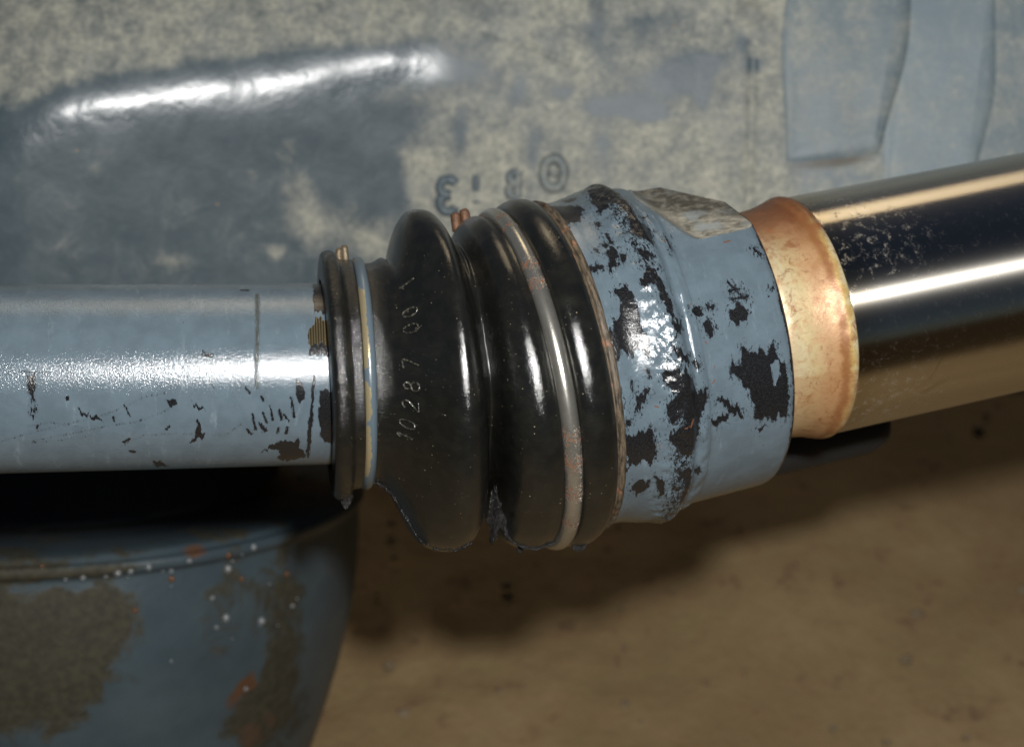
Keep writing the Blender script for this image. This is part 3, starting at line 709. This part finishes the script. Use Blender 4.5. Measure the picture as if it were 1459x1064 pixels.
def housing_field(s, a, ph):
    p = np.stack([s, 48 * np.cos(ph), 48 * np.sin(ph)], -1)
    ch = marks(s, a, COLLAR_CHIPS)
    r1, r2 = facet(s, ph, 47); fz = (np.minimum(r1, r2) < 46.75) & (s > 24)
    rnd = smooth(.42, .62, fbm(p, .11, 40, 4)) * .8 * (np.abs(ph + .1) > 1.35)
    ch = np.maximum(ch, rnd); edge = smooth(51.6, 52.9, s + .5 * vnoise(p, .25, 3)) * .9
    ch = np.where(fz & (s < 52), 0, np.maximum(ch, edge))
    halo = marks(s, a, COLLAR_CHIPS, 3.0, 1.5)
    halo = np.maximum(halo, .85 * np.exp(-((s - 17.5) / 5.5) ** 2) * smooth(1.9, 1.2, np.abs(ph)))
    halo = halo * (1 - .7 * np.exp(-((s - 14) / 6) ** 2 - ((a - 6) / 14) ** 2)); halo = np.where(fz, 0, halo)
    return {'chip': ch, 'halo': halo, 'upper_shade': smooth(.95, 1.3, ph + .02 * (s - 40)), 'rust': np.maximum(marks(s, a, COLLAR_RUST, .4), .0), 'groove': 0 * s, 'bare': 0 * s}
hs = lathe('joint_housing', [(-12, 44), (-3, 46.5), (-.5, 47.6), (3, 47.9), (6, 47.8), (9, 48.2), (13, 49.2), (17, 50.2), (19.3, 50.5), (21, 49.8), (22.5, 48.4), (23.6, 48.0), (24.4, 48.3), (25.4, 48.2), (26.6, 47.8), (28, 47.3),
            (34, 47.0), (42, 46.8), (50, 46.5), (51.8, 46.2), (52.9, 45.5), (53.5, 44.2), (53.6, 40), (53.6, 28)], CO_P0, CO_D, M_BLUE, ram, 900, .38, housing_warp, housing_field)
# the milled flat keeps bare dusty steel: its faces take a second material
def facet_material():
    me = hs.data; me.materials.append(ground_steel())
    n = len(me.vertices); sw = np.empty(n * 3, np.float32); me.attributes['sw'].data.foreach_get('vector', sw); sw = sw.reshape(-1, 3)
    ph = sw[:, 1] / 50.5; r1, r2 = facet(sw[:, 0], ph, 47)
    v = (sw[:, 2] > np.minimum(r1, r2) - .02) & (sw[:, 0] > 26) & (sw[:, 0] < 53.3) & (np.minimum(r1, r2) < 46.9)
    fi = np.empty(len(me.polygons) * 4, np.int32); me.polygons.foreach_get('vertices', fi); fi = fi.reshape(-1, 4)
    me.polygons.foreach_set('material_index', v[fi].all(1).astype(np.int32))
facet_material()
M_RIM = cracked_rim()
def rim_warp(s, ph, r):
    p = np.stack([s, 48 * np.cos(ph), 48 * np.sin(ph)], -1)
    return s + .35 * fbm(p, .10, 61, 3), r + .35 * fbm(p, .22, 62, 3) - .25 * smooth(.3, .5, np.abs(fbm(p, .3, 63, 2)))
lathe('rim_lip', [(-4, 46), (-3.4, 48.2), (-2.4, 48.9), (-.9, 49.0), (-.3, 48.2), (.3, 49.0), (1.4, 48.9), (2.0, 48.2), (2.2, 47)], CO_P0, CO_D, M_RIM, ram, 520, .2, rim_warp)
def neck_warp(s, ph, r):
    p = np.stack([s, 36 * np.cos(ph), 36 * np.sin(ph)], -1)
    return s, r + .25 * fbm(p, .08, 71, 3) + .25 * np.exp(-((s - 74) / 1.5) ** 2) * fbm(p, .2, 72, 3)
lathe('weld_neck', [(50, 29), (54, 31.0), (56, 33.0), (58.5, 34.2), (62, 34.5), (66, 34.8), (70, 35.5), (73, 36.5), (75.2, 37.2), (76.6, 37.0), (77.4, 36.4), (77.6, 35)], CO_P0, CO_D, weld_tint(), ram, 360, .4, neck_warp)
def rod_field(s, a, ph):
    dirt = np.maximum(smooth(118, 84, s) * smooth(0, .5, ph) * smooth(1.5, .7, ph), smooth(118, 80, s) * smooth(-.45, -1.0, ph)) * 1.4
    dirt = np.maximum(dirt, .06 + .9 * smooth(105, 79, s) * smooth(-.3, -.9, ph))
    scr = marks(s, a, [('L', 1, .9, (99, -34, 107, -29)), ('L', .8, .5, (101, -28, 104, -21)), ('L', .9, .35, (108, 24, 110.5, 22)), ('L', .6, .4, (82, -36, 90, -30))], .5)
    return {'dirt': dirt, 'scratch': scr}
rod = lathe('chrome_rod', [(76.5, 36.2), (78, 36.4), (100, 36.4), (180, 36.4), (290, 36.4)], CO_P0, CO_D, chrome(), ram, 400, 1.0, field=rod_field)
rod.data.attributes.new('axis', 'FLOAT_VECTOR', 'POINT').data.foreach_set('vector', np.tile(CO_D, len(rod.data.vertices)).astype(np.float32))

# ------------------------------------------------------------------ black bar behind the rod
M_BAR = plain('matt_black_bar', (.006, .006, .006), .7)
bar = thing('black_bar', 'short black round-ended bar in shadow just behind and below the chrome rod', 'bar')
def build_bar():
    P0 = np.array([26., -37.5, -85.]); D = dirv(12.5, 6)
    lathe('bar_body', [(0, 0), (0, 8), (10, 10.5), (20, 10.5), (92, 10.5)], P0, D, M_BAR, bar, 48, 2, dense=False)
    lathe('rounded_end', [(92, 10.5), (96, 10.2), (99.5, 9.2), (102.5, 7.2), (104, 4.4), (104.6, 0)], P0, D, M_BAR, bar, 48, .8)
build_bar()

# ------------------------------------------------------------------ cast housing at the back
M_CAST = cast_paint()
cast = thing('cast_housing', 'large dusty blue grey cast housing with raised characters behind the rods', 'cast housing')
Z0 = -170.
def cpx(x, y): return (x - 729.5) * .268, (532 - y) * .268
def ridge_y(x): return np.interp(x, [-330, -225, -180, -161, -35, 67, 200, 330], [82, 87, 95, 103, 125.5, 134, 140, 146])
def cast_z(x, y):
    v = y - ridge_y(x)
    w = np.interp(x, [-400, -200, -165, -120, -45, 20, 120, 400], [9, 8, 7, 7, 7, 12, 22, 25])
    a = np.interp(x, [-400, -40, 30, 120, 400], [.42, .42, .26, .16, .12]); b = np.interp(x, [-400, -200, -160, -40, 30, 120], [.3, .40, .46, .44, .2, .05])
    up = w * np.log1p(np.exp(np.clip(v / w, -30, 30))); dn = w * np.log1p(np.exp(np.clip(-v / w, -30, 30)))
    z = Z0 - a * up - b * dn * .8
    xx = np.linspace(-400, 400, 801); sl = np.interp(xx, [-400, -190, -172, -150, -40, 20], [.10, .06, -.12, -.25, -.13, 0]); zz = np.cumsum(sl); zz -= zz[-1]
    z = z + np.interp(x, xx, zz)
    p = np.stack([x, y, 0 * x], -1)
    z = z + fbm(p, .02, 81, 3) * 1.3 + fbm(p, .12, 82, 3) * .13
    # a shallow valley line running down at the right, and the soft bump near the top
    xl = np.interp(y, [60, 110], [91, 92.5]); z = z - 1.6 * np.exp(-((x - xl) / 1.6) ** 2) * smooth(50, 70, y) * smooth(140, 105, y)
    bx, by = cpx(1072, 16); z = z + 3.5 * np.exp(-(((x - bx) ** 2 + (y - by) ** 2) / 5.0 ** 2))
    # the scratch-like crease
    for (x0, y0, x1, y1) in ((690, 42, 760, 66), (760, 66, 822, 92)):
        ax, ay = cpx(x0, y0); bx2, by2 = cpx(x1, y1); d = sd_line(x.ravel(), y.ravel(), (ax, ay, bx2, by2), .1).reshape(x.shape); z = z - .7 * np.exp(-(d / 1.1) ** 2)
    return z
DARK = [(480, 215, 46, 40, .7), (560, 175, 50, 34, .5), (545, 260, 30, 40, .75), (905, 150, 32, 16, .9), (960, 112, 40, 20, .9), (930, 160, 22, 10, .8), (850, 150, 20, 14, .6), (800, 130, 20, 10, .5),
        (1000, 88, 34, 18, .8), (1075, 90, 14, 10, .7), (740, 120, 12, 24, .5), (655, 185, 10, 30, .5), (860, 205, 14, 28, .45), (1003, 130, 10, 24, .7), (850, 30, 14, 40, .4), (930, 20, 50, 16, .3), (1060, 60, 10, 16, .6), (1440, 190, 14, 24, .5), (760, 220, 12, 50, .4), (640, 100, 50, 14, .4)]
LIGHTER = [(415, 210, 22, 24, .6), (425, 290, 26, 46, .7), (385, 355, 10, 10, .9), (470, 320, 40, 30, .5), (520, 340, 40, 20, .5), (360, 250, 10, 20, .3), (590, 240, 24, 40, .5), (690, 230, 60, 40, .35), (980, 240, 90, 60, .3), (720, 290, 90, 40, .3), (240, 370, 40, 14, .35)]
def cast_dust(x, y):
    v = y - ridge_y(x); px = x / .268 + 729.5; py = 532 - y / .268
    d = .04 + .69 * smooth(-1, 9, v) + smooth(430, 640, px) * .62 * smooth(14, -4, v) - .10 * smooth(380, 200, px) * (v < 0)
    d = d + .1 * smooth(900, 1050, px) - .30 * smooth(1110, 1150, px)
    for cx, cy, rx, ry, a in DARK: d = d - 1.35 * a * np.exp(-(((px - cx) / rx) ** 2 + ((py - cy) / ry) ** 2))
    for cx, cy, rx, ry, a in LIGHTER: d = d + a * np.exp(-(((px - cx) / rx) ** 2 + ((py - cy) / ry) ** 2))
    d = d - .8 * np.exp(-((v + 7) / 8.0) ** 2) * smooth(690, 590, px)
    return np.clip(d, -.8, 1.2)
def build_cast():
    xs = np.concatenate([np.linspace(-330, -205, 40)[:-1], np.linspace(-205, 205, 440), np.linspace(205, 330, 40)[1:]])
    ys = np.concatenate([np.linspace(-12, 30, 30)[:-1], np.linspace(30, 150, 190), np.linspace(150, 330, 50)[1:]])
    X, Y = np.meshgrid(xs, ys); Z = cast_z(X, Y)
    yb = np.interp(xs, [-330, 0, 60, 330], [-14, -8, 6, 20]); Y = Y + (yb - ys[0])[None] * np.clip(1 - (Y - ys[0]) / 40, 0, 1)
    # roll the bottom and the other edges back so that the casting is a solid wall 90 mm deep
    def row(i, dy, dz): return np.stack([X[i], Y[i] + dy, Z[i] + dz], -1)
    V = np.stack([X, Y, Z], -1)
    pre = [row(0, 30, -95), row(0, 0, -95), row(0, -4, -80), row(0, -6, -20), row(0, -4, -6), row(0, -1.5, -1.5)]
    post = [row(-1, 2, -3), row(-1, 4, -20), row(-1, 4, -95)]
    V = np.concatenate([np.array(pre), V, np.array(post)])
    dust = np.concatenate([np.full((6, X.shape[1]), .3), cast_dust(X, Y), np.full((3, X.shape[1]), .6)])
    px = V[..., 0] / .268 + 729.5
    wash = smooth(1100, 1180, px) * .45 
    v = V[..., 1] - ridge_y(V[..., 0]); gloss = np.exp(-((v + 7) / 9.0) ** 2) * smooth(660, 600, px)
    mesh_obj('housing_body', V, grid_faces(V.shape[0], V.shape[1], False), M_CAST, cast, {'dust': dust, 'wash': wash, 'painted_shade': .8 * np.exp(-(((px - 1190) / 52) ** 2 + ((532 - V[..., 1] / .268 - 228 + (px - 1190) * .1) / 10) ** 2) ** 2), 'gloss': gloss})  # brown patch paints the shadow below the first raised pad
build_cast()
def pad(name, poly, h, dust, wash, edge=7.0, painted_shade=None, label=None):
    """a raised flat pad on the casting: outline in mm, bevelled edges"""
    q = np.array([cpx(*p) for p in poly]); c = q.mean(0); n = 26
    X = []
    a = np.linspace(0, 1, n); A, B = np.meshgrid(a, a)                   # bilinear patch, poly = TL, TR, BR, BL
    P = ((1 - A) * (1 - B))[..., None] * q[0] + (A * (1 - B))[..., None] * q[1] + (A * B)[..., None] * q[2] + ((1 - A) * B)[..., None] * q[3]
    base = cast_z(P[..., 0], P[..., 1])
    wob = fbm(np.stack([P[..., 0], P[..., 1], 0 * A], -1), .06, 91, 3) * .35
    hs_ = h * (.05 + .95 * A ** .8); top = np.concatenate([P, (base + hs_ + wob)[..., None]], -1)
    hr = np.concatenate([hs_[0, :-1], hs_[:-1, -1], hs_[-1, :0:-1], hs_[:0:-1, 0]])
    ring = np.concatenate([top[0, :-1], top[:-1, -1], top[-1, :0:-1], top[:0:-1, 0]])
    cc = np.array([*c, 0]); out1 = ring.copy(); d = ring - cc; d[:, 2] = 0; d /= np.linalg.norm(d, axis=1)[:, None]
    r1 = ring + d * edge * .5; r1[:, 2] -= hr * .12; r2 = ring + d * edge; r2[:, 2] -= hr * .55; r3 = ring + d * edge * 1.25; r3[:, 2] -= hr + 2
    m = len(ring); V = np.vstack([top.reshape(-1, 3), ring, r1, r2, r3]); k = n * n
    F = grid_faces(n, n, False, True); j = np.arange(m); j2 = (j + 1) % m
    S = [np.stack([k + i * m + j, k + i * m + j2, k + (i + 1) * m + j2, k + (i + 1) * m + j], -1) for i in range(3)]
    px = V[:, 0] / .268 + 729.5; py = 532 - V[:, 1] / .268
    g = np.zeros(len(V)); g[k + 2 * m:] = 0
    o = mesh_obj(name, V, np.vstack([F] + S), M_CAST, cast, {'dust': np.full(len(V), dust), 'wash': np.full(len(V), wash), 'painted_shade': g})
    if label: o['label'] = label
    return o
pad('raised_pad', [(1150, -90), (1292, -90), (1247, 192), (1134, 205)], 2.4, .30, .55)
pad('raised_pad', [(1306, -90), (1418, -90), (1368, 330), (1262, 330)], 1.6, .22, .8)
pad('raised_pad', [(1432, -90), (1600, -90), (1560, 330), (1390, 330)], 1.6, .40, .5)
def raised(ch, strokes, cx, cy, w, h, rad, label=None, dust=-.05):
    parts = []
    for st in strokes:
        g = resample(np.array(st, float), .06); x0, y0 = cpx(cx, cy)
        x = x0 + (g[:, 0] - .3) * w * .268 / .6; y = y0 + (g[:, 1] - .5) * h * .268
        z = cast_z(x, y) + rad * .15
        parts.append(tube(np.stack([x, y, z], -1), rad * (1 + .15 * vnoise(np.stack([x, y, z], -1), .5, 3)), 10))
    V, F = join(parts); n = len(V)
    o = mesh_obj('raised_character', V, F, M_CAST, cast, {'dust': np.full(n, dust), 'wash': np.full(n, .15), 'painted_shade': np.zeros(n)})
    if label: o['label'] = label
raised('3', [arcpts(.36, .76, .30, .24, 25, 285, 14) + arcpts(.36, .26, .30, .26, 75, 335, 14)], 634, 273, 24, 46, 2.0)
raised('!', [[(.3, 1), (.3, .45)], [(.32, .08), (.32, .02)]], 677, 264, 8, 40, 1.4, dust=.12)
raised('B', [[(.5, 0), (.52, 1)], arcpts(.45, .78, .30, .22, 75, 285, 10), arcpts(.45, .27, .36, .27, 75, 285, 12)], 731, 258, 20, 36, 1.6, dust=.38)
raised('O', [arcpts(.3, .5, .3, .5, 0, 360, 24), [(.28, .42), (.30, .5), (.32, .58)]], 790, 243, 30, 42, 2.2, dust=.42)

# ------------------------------------------------------------------ round axle drum at lower left
M_DRUM = drum_paint()
drum = thing('axle_drum', 'big round blue drum with olive dirt and water beads at lower left', 'axle drum')
DR_C = np.array([-189., -47.4, -250.]); DR_D = np.array([0, -math.cos(math.radians(9)), -math.sin(math.radians(9))])
DD = -DR_D / np.linalg.norm(DR_D)                       # up the drum's axis
DFv = np.array([0, 0, 1.]) - DD * DD[2]; DFv /= np.linalg.norm(DFv); DXv = np.cross(DD, DFv)   # toward camera, sideways
def drum_pt(t, a, r):
    """t mm below the top, a round the axis (0 faces the camera, positive to the right)"""
    return DR_C - t[..., None] * DD + r[..., None] * (np.cos(a)[..., None] * DFv + np.sin(a)[..., None] * DXv)
DR_PROF = np.array([(-40, 60), (-30, 74), (-8, 86), (-2, 95), (-.8, 104), (0, 114), (1, 119.5), (2.5, 121), (3.2, 122.5), (3.0, 124.4), (5.2, 125.2), (7.2, 124.4), (8.2, 122.8), (10, 122.6), (25, 122.5), (50, 120), (80, 113), (110, 103.5), (140, 93), (170, 82), (200, 60), (205, 0.5)])
def build_drum():
    pr = resample(DR_PROF, 1.4); n = 420; a = np.arange(n) * 2 * np.pi / n - np.pi
    T = np.repeat(pr[:, :1], n, 1); R = np.repeat(pr[:, 1:2], n, 1); A = np.repeat(a[None], len(pr), 0)
    P = drum_pt(T, A, R); R = R + fbm(P, .02, 101, 3) * .9 + fbm(P, .15, 102, 3) * .25
    P = drum_pt(T, A, R)
    wr = np.stack([A * 122, T, 0 * T], -1); arc = A * 122 + 9 * fbm(wr, .07, 111, 4); T0 = T; T = T + 6 * fbm(wr, .09, 112, 4) * smooth(8, 16, T)
    d = np.full(T.shape, .1)
    def blob(ca, ct, ra, rt, w): return w * np.exp(-(((arc - ca) / ra) ** 2 + ((T - ct) / rt) ** 2) ** 2)
    # dirt cake on the left of the wall, streaks at the right, dust on the flange
    d = d + blob(-14, 38, 62, 34, 1.0) + blob(40, 22, 16, 12, .5) + blob(-18, 92, 60, 16, .6) + blob(92, 26, 14, 26, .42) + blob(118, 40, 14, 46, .55) + blob(128, 85, 30, 22, .5) + blob(105, 75, 16, 12, .45)
    d = d + .45 * smooth(2.6, 1, T) * smooth(-5, 0, T) * .6 + .9 * smooth(-2, -8, T)
    d = d + .8 * np.exp(-((T - 5) / 2.6) ** 2) * smooth(95, 15, arc)
    ru = blob(98, 62, 7, 12, .6) + blob(110, 84, 18, 10, .5) + .5 * np.exp(-((T - 6.8) / 1.5) ** 2) * smooth(60, 20, np.abs(arc)) + blob(75, 3, 10, 3, .6) + blob(150, 40, 10, 60, .4)
    mesh_obj('drum_shell', P, grid_faces(len(pr), n, True, True), M_DRUM, drum, {'dust': d, 'rust': ru, 'painted_shade': smooth(1.5, -3, T)})  # black on the top face paints in the shadow of the bar
build_drum()
M_DROP = droplet(); M_RDROP = plain('rusty_water_bead', (.11, .045, .016), .25, 0, .3, .1)
def build_beads():
    me = {}
    for nm, mt in (('water_bead', M_DROP), ('rust_bead', M_RDROP)):
        bm = bmesh.new(); bmesh.ops.create_uvsphere(bm, u_segments=12, v_segments=8, radius=1 * MM)
        m = bpy.data.meshes.new(nm); bm.to_mesh(m); bm.free(); m.materials.append(mt)
        for p in m.polygons: p.use_smooth = True
        me[nm] = m
    for nm, a, t, r in BEADS:
        rr = np.interp(t, DR_PROF[8:, 0], DR_PROF[8:, 1]) + .2
        p = drum_pt(np.array([float(t)]), np.array([a / 122.]), np.array([rr]))[0]
        o = bpy.data.objects.new(nm, me[nm]); COL.objects.link(o); o.parent = drum
        o.location = Vector(p) * MM; o.scale = (r * (.8 + .3 * (a * 7.3 % 1)), r * (.75 + .35 * (a * 3.1 % 1)), r * .7)
rng = np.random.default_rng(5)
BEADS = [('water_bead', 34, 7.5, 1.3), ('water_bead', 46, 6.8, 1.4), ('water_bead', 50.5, 6.6, 1.2), ('water_bead', 57, 5.8, 1.4), ('water_bead', 72, 5.5, 1.2), ('water_bead', 89, 12, 1.6), ('water_bead', 99, 5, 1.3), ('water_bead', 88, 31, 1.7),
         ('water_bead', 105, 36, 1.8), ('water_bead', 82, 22, 1.1), ('water_bead', 84, 34, 1.0), ('water_bead', 100, 63, 1.4), ('water_bead', 122, 34, 1.0), ('water_bead', 42, 8, .8), ('water_bead', 28, 8, .7), ('water_bead', 66, 9, .8), ('rust_bead', 66, 12, 1.3), ('rust_bead', 52, 22, 1.2), ('rust_bead', 95, 17, 1.1), ('rust_bead', 118, 20, 1.1), ('rust_bead', 20, 3, 1.1), ('rust_bead', 88, 6, 1.2)]
BEADS += [('water_bead', float(rng.uniform(20, 125)), float(rng.uniform(7, 45)), float(rng.uniform(.35, .7))) for _ in range(12)]
build_beads()
